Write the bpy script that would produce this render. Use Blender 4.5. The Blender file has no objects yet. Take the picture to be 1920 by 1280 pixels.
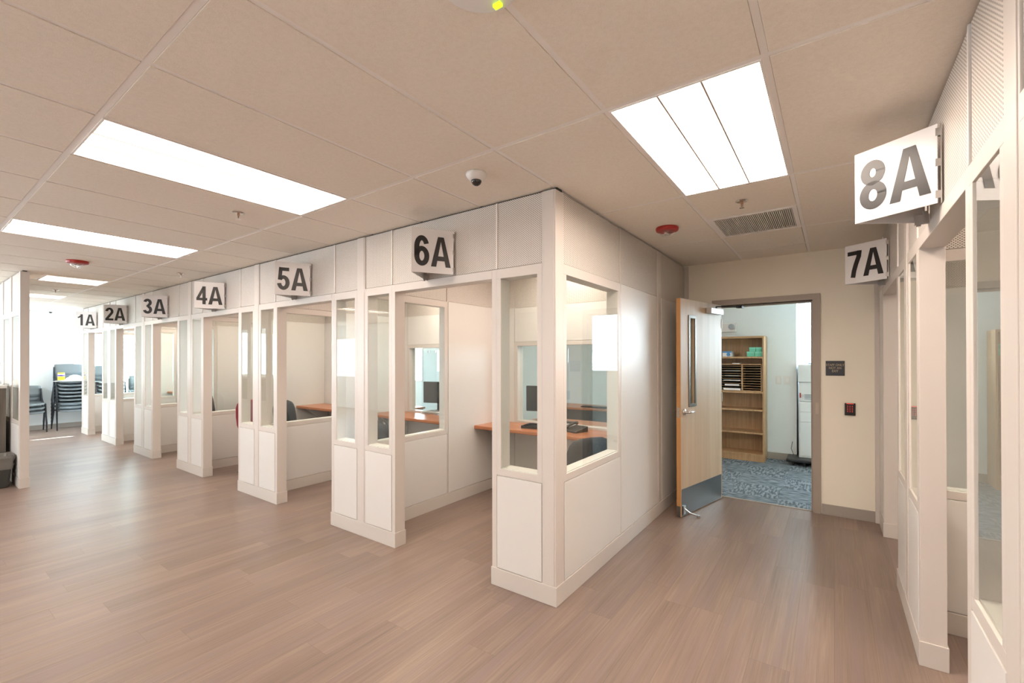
import bpy, bmesh, math, random
from mathutils import Vector, Matrix
random.seed(4)
C = bpy.context.scene
col = C.collection
PI = math.pi

# ------------------------------------------------------------------ camera
F_PX, YAW, PIT, ROL = 830.95, -0.602, 0.0038, -0.0016
CX, CY = 31.34, 29.47
EYE = 1.5259
cam_d = bpy.data.cameras.new('camera')
cam = bpy.data.objects.new('camera', cam_d); col.objects.link(cam)
cam_d.sensor_width = 36; cam_d.lens = F_PX / 1920 * 36
cam_d.shift_x = -CX / 1920; cam_d.shift_y = CY / 1920
cam_d.clip_start = 0.02; cam_d.clip_end = 200
fw = Vector((math.sin(YAW) * math.cos(PIT), math.cos(YAW) * math.cos(PIT), math.sin(PIT)))
rt = Vector((math.cos(YAW), -math.sin(YAW), 0)); up = rt.cross(fw)
r2 = rt * math.cos(ROL) + up * math.sin(ROL); u2 = -rt * math.sin(ROL) + up * math.cos(ROL)
cam.matrix_world = Matrix(((r2.x, u2.x, -fw.x, 0), (r2.y, u2.y, -fw.y, 0), (r2.z, u2.z, -fw.z, EYE), (0, 0, 0, 1)))
C.camera = cam

# ------------------------------------------------------------------ world, sun, exposure
w = bpy.data.worlds.new('world'); C.world = w; w.use_nodes = True
bg = w.node_tree.nodes['Background']
bg.inputs[0].default_value = (0.75, 0.88, 1, 1); bg.inputs[1].default_value = 3.0
C.view_settings.view_transform = 'Standard'
C.view_settings.look = 'None'
C.view_settings.exposure = 0.54
C.view_settings.gamma = 1
C.view_settings.use_curve_mapping = False
sd = bpy.data.lights.new('sun', 'SUN'); sd.energy = 40; sd.angle = 0.006; sd.color = (1, 0.96, 0.9)
sun = bpy.data.objects.new('sun', sd); col.objects.link(sun)
sdir = Vector((1.07, -0.52, -1.05)).normalized()
sun.rotation_euler = sdir.to_track_quat('-Z', 'Y').to_euler()
sun.location = (-18, 12, 6)
LAMP = 7.6            # troffer lens strength
LAMP_COL = (1.0, 0.85, 0.73)
DAY = 10.5             # daylight glow of the drawn blinds
DAY_COL = (0.80, 0.93, 1.0)

# ------------------------------------------------------------------ dimensions
Y0, X1, H, Y2, X3 = 2.344, -1.409, 2.588, 5.233, 0.353
T = 0.10
XW, XE, YS, YN = -14.3, 2.4, -3.6, 7.68
S = 0.6096
GX, GY = -3.2421, 0.5314
HDR, PERF, GB, GT, LP = 2.07, 2.13, 0.79, 2.065, 0.745
TOP = H - 0.012

# ------------------------------------------------------------------ materials
def mat(name, color=(.8, .8, .8), rough=.5, metal=0, spec=.5, emit=None, es=0, coat=0, alpha=None):
    m = bpy.data.materials.new(name); m.use_nodes = True
    b = m.node_tree.nodes['Principled BSDF']
    b.inputs['Base Color'].default_value = (*color, 1)
    b.inputs['Roughness'].default_value = rough
    b.inputs['Metallic'].default_value = metal
    b.inputs['Specular IOR Level'].default_value = spec
    b.inputs['Coat Weight'].default_value = coat
    if emit:
        b.inputs['Emission Color'].default_value = (*emit, 1); b.inputs['Emission Strength'].default_value = es
    return m
def sr(r, g, b):
    f = lambda c: (c / 255 / 12.92) if c <= 10 else ((c / 255 + .055) / 1.055) ** 2.4
    return (f(r), f(g), f(b))
class NT:
    def __init__(s, m): s.m = m; s.nt = m.node_tree; s.b = s.nt.nodes['Principled BSDF']
    def n(s, t, **kw):
        o = s.nt.nodes.new(t)
        for k, v in kw.items(): setattr(o, k, v)
        return o
    def l(s, a, b): s.nt.links.new(a, b)
    def math(s, op, a, b=None, c=None):
        o = s.n('ShaderNodeMath', operation=op)
        for i, v in enumerate((a, b, c)):
            if v is None: continue
            if isinstance(v, (int, float)): o.inputs[i].default_value = v
            else: s.l(v, o.inputs[i])
        return o.outputs[0]
    def mix(s, fac, a, b, mode='MIX'):
        o = s.n('ShaderNodeMix', data_type='RGBA', blend_type=mode)
        for i, v in ((0, fac), (6, a), (7, b)):
            if isinstance(v, (int, float)): o.inputs[i].default_value = v
            elif isinstance(v, tuple): o.inputs[i].default_value = (*v, 1)
            else: s.l(v, o.inputs[i])
        return o.outputs[2]
    def noise(s, vec, scale, detail=3, rough=.5):
        o = s.n('ShaderNodeTexNoise'); o.inputs['Scale'].default_value = scale
        o.inputs['Detail'].default_value = detail; o.inputs['Roughness'].default_value = rough
        s.l(vec, o.inputs['Vector']); return o.outputs['Fac']
    def pos(s): return s.n('ShaderNodeNewGeometry').outputs['Position']
    def scl(s, vec, v):
        o = s.n('ShaderNodeVectorMath', operation='MULTIPLY'); s.l(vec, o.inputs[0]); o.inputs[1].default_value = v
        return o.outputs[0]
    def ramp(s, fac, stops):
        o = s.n('ShaderNodeValToRGB'); e = o.color_ramp.elements
        while len(e) < len(stops): e.new(.5)
        for i, (p, c) in enumerate(stops): e[i].position = p; e[i].color = (*c, 1)
        s.l(fac, o.inputs[0]); return o.outputs[0]
    def bump(s, h, st, dist=.01):
        o = s.n('ShaderNodeBump'); o.inputs['Strength'].default_value = st; o.inputs['Distance'].default_value = dist
        s.l(h, o.inputs['Height']); s.l(o.outputs[0], s.b.inputs['Normal'])

M = {}
FR = (0.66, 0.605, 0.56)
M['frame'] = mat('greige_enamel', FR, .38)
M['panel'] = mat('white_laminate_panel', (0.73, 0.705, 0.675), .40, spec=.42)
M['base'] = mat('greige_base', (0.63, 0.58, 0.535), .42)
M['strip'] = mat('white_strip', (0.84, 0.80, 0.76), .4)
M['dark'] = mat('dark_gap', (0.05, 0.045, 0.04), .8)
def perf_mat():
    m = mat('perforated_steel', FR, .42); t = NT(m)
    sx = t.n('ShaderNodeSeparateXYZ'); t.l(t.pos(), sx.inputs[0])
    sn = t.n('ShaderNodeSeparateXYZ'); t.l(t.n('ShaderNodeNewGeometry').outputs['True Normal'], sn.inputs[0])
    side = t.math('GREATER_THAN', t.math('ABSOLUTE', sn.outputs[0]), .5)
    u = t.math('ADD', t.math('MULTIPLY', sx.outputs[1], side), t.math('MULTIPLY', sx.outputs[0], t.math('SUBTRACT', 1, side)))
    v = sx.outputs[2]
    P, Q = .0115, .0115 * 1.2
    def lat(o):
        a = t.math('SUBTRACT', t.math('FRACT', t.math('ADD', t.math('DIVIDE', u, P * 1.5), o)), .5)
        b = t.math('SUBTRACT', t.math('FRACT', t.math('ADD', t.math('DIVIDE', v, Q), o)), .5)
        a = t.math('MULTIPLY', a, P * 1.5); b = t.math('MULTIPLY', b, Q)
        return t.math('SQRT', t.math('ADD', t.math('MULTIPLY', a, a), t.math('MULTIPLY', b, b)))
    d = t.math('MINIMUM', lat(100.0), lat(100.5))
    hole = t.math('LESS_THAN', d, .0031)
    flat = t.math('LESS_THAN', t.math('ABSOLUTE', sn.outputs[2]), .5)
    hole = t.math('MULTIPLY', hole, flat)
    c = t.mix(hole, (0.72, 0.67, 0.62), (0.17, 0.135, 0.11)); t.l(c, t.b.inputs['Base Color'])
    return m
M['perf'] = perf_mat()
def glass_mat(name, tint=(.90, .955, .93), boost=1.25):
    m = bpy.data.materials.new(name); m.use_nodes = True; nt = m.node_tree; nt.nodes.clear()
    out = nt.nodes.new('ShaderNodeOutputMaterial'); mx = nt.nodes.new('ShaderNodeMixShader')
    tr = nt.nodes.new('ShaderNodeBsdfTransparent'); tr.inputs[0].default_value = (*[c ** .5 for c in tint], 1)
    gl = nt.nodes.new('ShaderNodeBsdfGlossy'); gl.inputs['Roughness'].default_value = 0.0
    gl.inputs[0].default_value = (1, 1, 1, 1)
    fr = nt.nodes.new('ShaderNodeFresnel'); fr.inputs[0].default_value = 1.52
    ge = nt.nodes.new('ShaderNodeNewGeometry')
    a = nt.nodes.new('ShaderNodeMath'); a.operation = 'SUBTRACT'; a.inputs[0].default_value = 1
    b = nt.nodes.new('ShaderNodeMath'); b.operation = 'MULTIPLY'
    c = nt.nodes.new('ShaderNodeMath'); c.operation = 'MULTIPLY'; c.inputs[1].default_value = boost; c.use_clamp = True
    L = nt.links.new
    L(ge.outputs['Backfacing'], a.inputs[1]); L(fr.outputs[0], b.inputs[0]); L(a.outputs[0], b.inputs[1]); L(b.outputs[0], c.inputs[0])
    L(c.outputs[0], mx.inputs[0]); L(tr.outputs[0], mx.inputs[1]); L(gl.outputs[0], mx.inputs[2]); L(mx.outputs[0], out.inputs[0])
    return m
M['glass'] = glass_mat('clear_glass', boost=1.25)
M['acrylic'] = glass_mat('clear_acrylic', (.86, .93, .97), 1.3)
def vinyl():
    m = mat('wood_look_vinyl', (.3, .2, .15), .34); t = NT(m)
    p = t.pos(); sx = t.n('ShaderNodeSeparateXYZ'); t.l(p, sx.inputs[0])
    W, Lp = .18, 1.22
    row = t.math('FLOOR', t.math('DIVIDE', sx.outputs[0], W))
    off = t.math('FRACT', t.math('MULTIPLY', t.math('SINE', t.math('MULTIPLY', row, 12.9898)), 43758.5))
    yy = t.math('ADD', t.math('DIVIDE', sx.outputs[1], Lp), off)
    idx = t.math('FLOOR', yy)
    cell = t.n('ShaderNodeCombineXYZ'); t.l(row, cell.inputs[0]); t.l(idx, cell.inputs[1])
    wn = t.n('ShaderNodeTexWhiteNoise', noise_dimensions='3D'); t.l(cell.outputs[0], wn.inputs['Vector'])
    pv = t.n('ShaderNodeVectorMath', operation='ADD'); t.l(p, pv.inputs[0]); t.l(t.scl(wn.outputs['Color'], (7, 7, 7)), pv.inputs[1])
    g1 = t.noise(t.scl(pv.outputs[0], (75, 1.6, 1)), 1, 6, .68)
    g2 = t.noise(t.scl(pv.outputs[0], (230, 5, 1)), 1, 3, .6)
    g3 = t.noise(t.scl(pv.outputs[0], (9, .9, 1)), 1, 3, .5)
    g = t.math('ADD', t.math('ADD', t.math('MULTIPLY', g1, .50), t.math('MULTIPLY', g2, .16)), t.math('MULTIPLY', g3, .34))
    c = t.ramp(g, [(.26, (.125, .085, .07)), (.42, (.205, .15, .122)), (.52, (.25, .18, .142)), (.62, (.30, .225, .175)), (.76, (.34, .27, .225))])
    g4 = t.noise(t.scl(pv.outputs[0], (22, .7, 1)), 1, 2, .5)
    c = t.mix(t.math('MULTIPLY', t.math('SMOOTH_MAX', t.math('SUBTRACT', g4, .45), 0.0, .05), 2.6), c, (.235, .17, .162))
    tone = t.math('ADD', .90, t.math('MULTIPLY', wn.outputs['Value'], .20))
    cc = t.n('ShaderNodeCombineXYZ')
    for i in range(3): t.l(tone, cc.inputs[i])
    c = t.mix(1.0, c, cc.outputs[0], 'MULTIPLY')
    ex = t.math('ABSOLUTE', t.math('SUBTRACT', t.math('FRACT', t.math('DIVIDE', sx.outputs[0], W)), .5))
    ey = t.math('ABSOLUTE', t.math('SUBTRACT', t.math('FRACT', yy), .5))
    ln = t.math('MAXIMUM', t.math('GREATER_THAN', ex, .4945), t.math('GREATER_THAN', ey, .4992))
    c = t.mix(t.math('MULTIPLY', ln, .45), c, (.10, .065, .05))
    t.l(c, t.b.inputs['Base Color'])
    t.l(t.math('ADD', .30, t.math('MULTIPLY', g1, .14)), t.b.inputs['Roughness'])
    t.bump(g, .10, .002)
    return m
M['vinyl'] = vinyl()
def carpet():
    m = mat('patterned_carpet', (.2, .22, .25), .95, spec=.1); t = NT(m)
    p = t.pos(); sx = t.n('ShaderNodeSeparateXYZ'); t.l(p, sx.inputs[0])
    a = t.math('FLOOR', t.math('DIVIDE', sx.outputs[0], .5)); b = t.math('FLOOR', t.math('DIVIDE', sx.outputs[1], .5))
    par = t.math('MODULO', t.math('ABSOLUTE', t.math('ADD', a, b)), 2)
    n1 = t.noise(t.scl(p, (9, 42, 1)), 1, 1.5, .5); n2 = t.noise(t.scl(p, (42, 9, 1)), 1, 1.5, .5)
    g = t.n('ShaderNodeMix', data_type='FLOAT'); t.l(par, g.inputs[0]); t.l(n1, g.inputs[2]); t.l(n2, g.inputs[3])
    c = t.ramp(g.outputs[0], [(.40, (.10, .12, .14)), (.5, (.165, .195, .22)), (.60, (.25, .285, .315))])
    t.l(c, t.b.inputs['Base Color']); t.bump(g.outputs[0], .3, .004)
    return m
M['carpet'] = carpet()
def wood(name, c1, c2, rough=.4, axis=2, sc=1.0):
    m = mat(name, c1, rough); t = NT(m)
    tc = t.n('ShaderNodeTexCoord').outputs['Object']
    s = [38 * sc, 38 * sc, 38 * sc]; s[axis] = 1.6 * sc
    g = t.noise(t.scl(tc, tuple(s)), 1, 5, .6)
    c = t.ramp(g, [(.32, c1), (.68, c2)]); t.l(c, t.b.inputs['Base Color']); t.bump(g, .05, .002)
    return m
M['maple'] = wood('maple_veneer', (.56, .41, .27), (.64, .50, .35), .45, 2, .35)
M['maple_edge'] = wood('orange_edge', (.50, .25, .09), (.60, .32, .13), .45)
M['oak'] = wood('oak_shelf', (.40, .23, .11), (.54, .34, .18), .45)
M['cherry'] = wood('cherry_top', (.42, .15, .065), (.55, .22, .10), .28, 0)
M['greywood'] = wood('grey_brown_wood', (.11, .09, .073), (.19, .16, .13), .5)
def ceil_mat():
    m = mat('ceiling_tile', (.62, .56, .50), .95, spec=.15); t = NT(m)
    p = t.pos(); g = t.noise(t.scl(p, (1, 1, 1)), 240, 3, .7); g2 = t.noise(p, 60, 2, .5)
    gg = t.math('ADD', t.math('MULTIPLY', g, .6), t.math('MULTIPLY', g2, .4))
    c = t.ramp(gg, [(.33, (.80, .73, .64)), (.5, (.85, .78, .69)), (.7, (.89, .82, .73))]); t.l(c, t.b.inputs['Base Color'])
    t.bump(gg, .35, .003)
    return m
M['tile'] = ceil_mat()
M['tee'] = mat('painted_steel_tee', (.88, .83, .79), .45)
def paint(name, c, rough=.6):
    m = mat(name, c, rough); t = NT(m); g = t.noise(t.pos(), 350, 2, .5); t.bump(g, .08, .001); return m
M['wall'] = paint('cream_wall_paint', (.92, .86, .74))
M['wallw'] = paint('pale_wall_paint', (.80, .84, .84))
M['metal_frame'] = mat('taupe_door_frame', (.38, .325, .28), .42)
M['rubber'] = mat('taupe_rubber_base', (.38, .34, .30), .5)
M['steel'] = mat('brushed_steel', (.58, .57, .56), .28, 1)
M['kick'] = mat('kick_plate_steel', (.20, .215, .225), .34, .8)
M['chrome'] = mat('satin_chrome', (.72, .70, .68), .2, 1)
M['sign'] = mat('brushed_white_sign', (.80, .78, .78), .22, 0, .6)
M['black'] = mat('black_vinyl_letters', (.02, .018, .018), .3)
M['red'] = mat('red_plastic', (.42, .025, .02), .35)
M['clear'] = glass_mat('strobe_lens', (.93, .93, .93), 1.6)
M['whitep'] = mat('white_plastic', (.80, .78, .76), .4)
M['blackp'] = mat('black_plastic', (.018, .018, .02), .35)
M['greyp'] = mat('grey_plastic', (.18, .215, .24), .42)
M['darkmetal'] = mat('charcoal_metal', (.035, .04, .05), .4, .3)
M['lens'] = mat('lit_lens', (.9, .9, .9), .5, emit=LAMP_COL, es=LAMP)
M['lens_bright'] = mat('lit_lens_bright', (.9, .9, .9), .5, emit=LAMP_COL, es=LAMP * 2.0)
M['lens_booth'] = mat('lit_lens_booth', (.9, .9, .9), .5, emit=LAMP_COL, es=LAMP * 1.12)
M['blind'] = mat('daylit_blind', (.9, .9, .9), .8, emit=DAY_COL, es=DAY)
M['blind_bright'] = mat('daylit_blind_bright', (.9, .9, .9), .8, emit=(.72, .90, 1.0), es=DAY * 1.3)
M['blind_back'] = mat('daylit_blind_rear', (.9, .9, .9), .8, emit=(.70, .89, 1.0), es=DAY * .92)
M['blind_fill'] = mat('fill_window_glow', (.9, .9, .9), .8, emit=(.9, .95, 1.0), es=DAY * .38)  # glow of the two added fill windows in the south wall
M['rib'] = mat('lamp_rib', (.40, .32, .27), .5)
M['slate'] = mat('slate_sign', (.05, .055, .07), .5)
M['goldtxt'] = mat('tan_lettering', (.45, .37, .26), .5)
M['ledred'] = mat('red_led', (.6, .02, .02), .4, emit=(1, .10, .08), es=.3)
M['mint'] = mat('mint_card', (.16, .58, .40), .6)
M['blue'] = mat('blue_card', (.08, .28, .55), .5)
M['paper'] = mat('white_paper', (.82, .82, .82), .7)
M['copier'] = mat('copier_shell', (.72, .74, .74), .4)
M['copierg'] = mat('copier_grey', (.38, .42, .45), .4)
M['trash'] = mat('grey_bin_plastic', (.05, .049, .044), .5)
M['bag'] = mat('translucent_liner', (.17, .16, .145), .35)
M['fabric'] = mat('charcoal_fabric', (.045, .05, .058), .85)
M['maroon'] = mat('maroon_fabric', (.22, .018, .035), .8)
M['yellow'] = mat('yellow_label', (.85, .62, .03), .4)
M['purple'] = mat('violet_band', (.12, .06, .42), .4)
M['vent'] = mat('vent_metal', (.70, .65, .60), .45)
M['ventgap'] = mat('vent_gap', (.30, .27, .24), .8)
M['brass'] = mat('dull_brass', (.38, .20, .12), .35, .8)
M['green'] = mat('lime_led', (.3, .8, .02), .4, emit=(.6, 1, .02), es=1.2)
M['dome'] = mat('dark_dome', (.012, .01, .01), .08, 0, .8)
M['screen'] = mat('dark_screen', (.02, .022, .025), .15)

# ------------------------------------------------------------------ mesh helpers
class MB:
    def __init__(s): s.v = []; s.f = []
    def add(s, vs, fs):
        o = len(s.v); s.v += [tuple(v) for v in vs]; s.f += [tuple(i + o for i in f) for f in fs]; return s
    def box(s, x0, x1, y0, y1, z0, z1):
        return s.add([(x0, y0, z0), (x1, y0, z0), (x1, y1, z0), (x0, y1, z0), (x0, y0, z1), (x1, y0, z1), (x1, y1, z1), (x0, y1, z1)],
                     [(3, 2, 1, 0), (4, 5, 6, 7), (0, 1, 5, 4), (1, 2, 6, 5), (2, 3, 7, 6), (3, 0, 4, 7)])
    def rings(s, rs, cap=True):
        n = len(rs[0]); o = []
        vs = [p for r in rs for p in r]; fs = []
        for k in range(len(rs) - 1):
            for i in range(n):
                j = (i + 1) % n; fs.append((k * n + i, k * n + j, (k + 1) * n + j, (k + 1) * n + i))
        if cap: fs.append(tuple(range(n))[::-1]); fs.append(tuple((len(rs) - 1) * n + i for i in range(n)))
        return s.add(vs, fs)
    def lathe(s, prof, c=(0, 0, 0), n=24, axis='Z'):
        rs = []
        for r, z in prof:
            ring = []
            for i in range(n):
                a = 2 * PI * i / n; x, y = max(r, 1e-4) * math.cos(a), max(r, 1e-4) * math.sin(a)
                q = (x, y, z) if axis == 'Z' else ((x, z, y) if axis == 'Y' else (z, x, y))
                ring.append((c[0] + q[0], c[1] + q[1], c[2] + q[2]))
            rs.append(ring)
        return s.rings(rs)
    def tube(s, pts, r, n=10):
        pts = [Vector(p) for p in pts]; rs = []
        for k, p in enumerate(pts):
            d = (pts[min(k + 1, len(pts) - 1)] - pts[max(k - 1, 0)]).normalized()
            a = Vector((0, 0, 1)) if abs(d.z) < .9 else Vector((1, 0, 0))
            e1 = d.cross(a).normalized(); e2 = d.cross(e1)
            rr = r[k] if isinstance(r, (list, tuple)) else r
            rs.append([tuple(p + (e1 * math.cos(2 * PI * i / n) + e2 * math.sin(2 * PI * i / n)) * rr) for i in range(n)])
        return s.rings(rs)
    def prism(s, poly, z0, z1):
        n = len(poly)
        return s.rings([[(x, y, z0) for x, y in poly], [(x, y, z1) for x, y in poly]])
    def xf(s, m): s.v = [tuple(m @ Vector(v)) for v in s.v]; return s
    def build(s, name, m, parent=None, bev=0, smooth=False, sub=0):
        me = bpy.data.meshes.new(name); me.from_pydata(s.v, [], s.f)
        bm = bmesh.new(); bm.from_mesh(me); bmesh.ops.recalc_face_normals(bm, faces=bm.faces); bm.to_mesh(me); bm.free()
        o = bpy.data.objects.new(name, me); col.objects.link(o)
        if m: me.materials.append(M[m] if isinstance(m, str) else m)
        if parent: o.parent = parent
        if smooth: me.shade_smooth()
        if bev:
            b = o.modifiers.new('bevel', 'BEVEL'); b.width = bev; b.segments = 2; b.limit_method = 'ANGLE'; b.angle_limit = .6
        if sub:
            b = o.modifiers.new('sub', 'SUBSURF'); b.levels = sub; b.render_levels = sub
        return o
def tag(o, label=None, cat=None, group=None, kind=None):
    if label: o['label'] = label
    if cat: o['category'] = cat
    if group: o['group'] = group
    if kind: o['kind'] = kind
    return o
def empty(name, loc=(0, 0, 0), rz=0, label=None, cat=None, group=None):
    o = bpy.data.objects.new(name, None); col.objects.link(o); o.location = loc; o.rotation_euler = (0, 0, rz)
    o.empty_display_size = .1
    return tag(o, label, cat, group)
def struct(o): o['kind'] = 'structure'; return o
def kids(o): return [c for c in bpy.data.objects if c.parent == o]
def copy_tree(o, parent=None):
    c = o.copy(); col.objects.link(c); c.parent = parent
    for ch in kids(o): copy_tree(ch, c)
    return c
def text_mesh(name, txt, size, m, parent, mw, off=0, ext=.001, align='CENTER', sx=1.0, spacing=1.0):
    cu = bpy.data.curves.new(name, 'FONT'); cu.body = txt; cu.size = size; cu.offset = off; cu.extrude = ext
    cu.align_x = align; cu.align_y = 'CENTER'; cu.space_character = spacing; cu.space_line = .95
    t = bpy.data.objects.new(name, cu); col.objects.link(t)
    bpy.context.view_layer.update()
    me = bpy.data.meshes.new_from_object(t.evaluated_get(bpy.context.evaluated_depsgraph_get()))
    bpy.data.objects.remove(t); bpy.data.curves.remove(cu)
    me.name = name; me.materials.clear(); me.materials.append(M[m])
    me.transform(Matrix.Diagonal((sx, 1, 1, 1))); me.transform(mw)
    o = bpy.data.objects.new(name, me); col.objects.link(o)
    if parent: o.parent = parent
    return o

# ------------------------------------------------------------------ room shell
struct(MB().box(XW - .2, XE + .2, YS - .2, Y2 + .03, -.06, 0).build('floor', 'vinyl'))
cf = MB(); cf.box(X1, XE + .2, Y2 + .03, YN + .8, -.06, 0); cf.box(XW - .2, X1, Y2 + .03, YN + .8, -.06, 0)
struct(cf.build('floor', 'carpet'))
# ceiling: tiles, grid, slab above
lights = [(0, 0, 2), (-4, 0, 2), (-9, .5, 1), (-13, .5, 1), (4, 1, 2)]
def gx(i): return GX + i * S
def gy(j): return GY + j * 2 * S
holes = {}
ti = MB(); gr = MB()
full = {(0, 0), (-4, 0), (4, 1), (-4, -2), (0, -2), (4, -2), (4, -1), (-9, -2), (-13, -2), (-4, 3), (1, 3), (-9, 3), (-14, 3), (7, 1), (1, 2), (-2, 2), (-5, 2), (-8, 2), (-12, 2), (-15, 2)}  # unseen cells by the viewer and in the staff room are added fill
half = {(-9, 0), (-13, 0), (7, 2)}
for i in range(-19, 10):
    for j in range(-4, 7):
        x0, y0 = gx(i), gy(j); g = .0130
        if x0 > XE + .1 or y0 > YN + .7 or x0 + S < XW - .1: continue
        if (i, j) in full: continue
        if (i, j) in half:
            ti.box(x0 + g, x0 + S - g, y0 + g, y0 + S - g, H, H + .018); continue
        if (i, j) == (4, 2):
            ti.box(x0 + g, x0 + S - g, y0 + g, y0 + S - g, H, H + .018); continue
        if (i, j) == (4, 3):
            continue
        if (i, j) == (4, 3) or j >= 3 and i == 4:
            continue
        ti.box(x0 + g, x0 + S - g, y0 + g, y0 + 2 * S - g, H, H + .018)
for i in range(-19, 11): gr.box(gx(i) - .012, gx(i) + .012, YS - .1, YN + .8, H + .003, H + .019)
for j in range(-4, 8): gr.box(XW - .1, XE + .1, gy(j) - .012, gy(j) + .012, H + .0025, H + .019)
# half-size bays
g = .0145
x0 = gx(4)
ti.box(x0 + g, x0 + S - g, gy(3) + g, gy(3) + S - g, H, H + .018); ti.box(x0 + g, x0 + S - g, gy(3) + S + g, gy(3) + 2 * S - g, H, H + .018)
for i, yy in ((4, gy(2) + S), (4, gy(3) + S), (-9, gy(0) + S), (-13, gy(0) + S), (7, gy(2) + S)):
    gr.box(gx(i), gx(i) + S, yy - .012, yy + .012, H + .0025, H + .019)
ceil = struct(ti.build('ceiling', 'tile', bev=.0015))
gr.build('ceiling_grid', 'tee', ceil)
MB().box(XW - .2, XE + .2, YS - .2, YN + .9, H + .15, H + .25).build('ceiling_slab', 'wallw', ceil)

def window(n, axis, pos, a0, a1, z0, z1, face, strip=None):
    """a window in a wall; axis 'x': wall plane x=pos, spans y a0..a1; face = +1/-1 towards the room"""
    e = empty('window_%d' % n, ((pos, (a0 + a1) / 2, z0) if axis == 'x' else ((a0 + a1) / 2, pos, z0))); struct(e)
    def bx(mb, u0, u1, d0, d1, za, zb):
        u0 -= (a0 + a1) / 2; u1 -= (a0 + a1) / 2; d = sorted((d0 * face, d1 * face))
        if axis == 'x': mb.box(d[0], d[1], u0, u1, za - z0, zb - z0)
        else: mb.box(u0, u1, d[0], d[1], za - z0, zb - z0)
    f = MB()
    bx(f, a0, a1, -.12, .01, z0, z0 + .04); bx(f, a0, a1, -.12, .01, z1 - .04, z1)
    bx(f, a0, a0 + .04, -.12, .01, z0 + .04, z1 - .04); bx(f, a1 - .04, a1, -.12, .01, z0 + .04, z1 - .04)
    k = max(1, round((a1 - a0) / 1.3))
    for q in range(1, k): u = a0 + (a1 - a0) * q / k; bx(f, u - .025, u + .025, -.12, -.06, z0 + .04, z1 - .04)
    f.build('window_frame', 'whitep', e)
    b = MB()
    sl = .0
    spans = [(z0 + .04, z1 - .045)] if not strip else [(z0 + .04, strip - .025), (strip + .025, z1 - .045)]
    for zb, zt_ in spans:
        n_ = int((zt_ - zb) / .05)
        bx(b, a0 + .045, a1 - .045, -.055, -.05, zb, zt_)
        for q in range(n_):
            zz = zb + q * .05; bx(b, a0 + .045, a1 - .045, -.05, -.044, zz, zz + .042)
    b.build('blind', {10: 'blind_back', 4: 'blind_bright', 1: 'blind_bright', 2: 'blind_bright', 5: 'blind_fill', 6: 'blind_fill'}.get(n, 'blind'), e)
    pn = MB(); bx(pn, a0 + .04, a1 - .04, -.09, -.084, z0 + .04, z1 - .04); pn.build('glass_pane', 'glass', e)
    return e
def wall_with_holes(name, axis, pos, thick, a0, a1, holes, m, z1=H + .15, z0=0):
    mb = MB()
    def bx(u0, u1, za, zb):
        if u1 - u0 < 1e-4 or zb - za < 1e-4: return
        d = sorted((pos, pos + thick))
        if axis == 'x': mb.box(d[0], d[1], u0, u1, za, zb)
        else: mb.box(u0, u1, d[0], d[1], za, zb)
    c = a0
    for (u0, u1, za, zb) in sorted(holes):
        bx(c, u0, z0, z1); bx(u0, u1, z0, za); bx(u0, u1, zb, z1); c = u1
    bx(c, a1, z0, z1)
    return struct(mb.build(name, m))
def baseboard(name, axis, pos, face, spans, h=.10, m='rubber'):
    mb = MB()
    for a0, a1 in spans:
        for dd, za, zb in ((.006, 0, h), (.012, 0, .02)):
            d = sorted((pos, pos + dd * face))
            if axis == 'x': mb.box(d[0], d[1], a0, a1, za, zb)
            else: mb.box(a0, a1, d[0], d[1], za, zb)
    return struct(mb.build(name, m))
# west end wall (far end of the aisle)
WW = [(-3.0, -.4, .62, 2.35), (2.42, 3.72, .62, 2.35), (4.0, 5.6, .62, 2.35)]
wall_with_holes('wall_west', 'x', XW, -.15, YS - .2, YN + .8, WW, 'wallw')
window(1, 'x', XW, *WW[1], 1, 1.80); window(2, 'x', XW, *WW[2], 1); window(3, 'x', XW, *WW[0], 1)
baseboard('baseboard_west', 'x', XW, 1, [(YS, 6)], .10)
# south wall behind the viewer; last two windows are added, unseen fill light
WS = [(-13.6, -11.7, .95, 2.2), (-10.2, -6.8, .9, 2.35), (-4.9, -3.1, .9, 2.35)]
wall_with_holes('wall_south', 'y', YS, -.15, XW - .2, XE + .2, WS, 'wallw')
for k, q in enumerate(WS): window(4 + k, 'y', YS, *q, 1)
# north wall of the staff room
WN = [(-13.6, -11.0, .95, 2.35), (-10.2, -8.5, .95, 2.35), (-3.32, -2.87, 1.42, 2.50)]
wall_with_holes('wall_north', 'y', YN, .15, XW - .2, -.45, WN, 'wallw')
for k, q in enumerate(WN[:2]): window(7 + k, 'y', YN, *q, -1)
e = struct(empty('window_9', (-3.095, YN, 1.42)))  # unseen slit opening, shaped to throw a sun streak on the carpet
MB().box(-.225, .225, .10, .106, 0, 1.08).build('glass_pane', 'glass', e)
MB().box(-.225, .225, .09, .118, .50, .53).build('window_frame', 'whitep', e)
baseboard('baseboard_north', 'y', YN, -1, [(-4, -.45)], .10)
struct(MB().box(-.60, -.45, YN + .15, YN + .66, 0, H + .15).build('wall_return', 'wallw'))
YB = YN + .55
WB = [(-.40, 1.9, 1.25, 2.45)]
wall_with_holes('wall_rear', 'y', YB, .15, -.45, XE + .2, WB, 'wallw')
window(10, 'y', YB, *WB[0], -1)
wall_with_holes('wall_east', 'x', XE, .15, YS - .2, YB + .2, [], 'wall')
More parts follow.
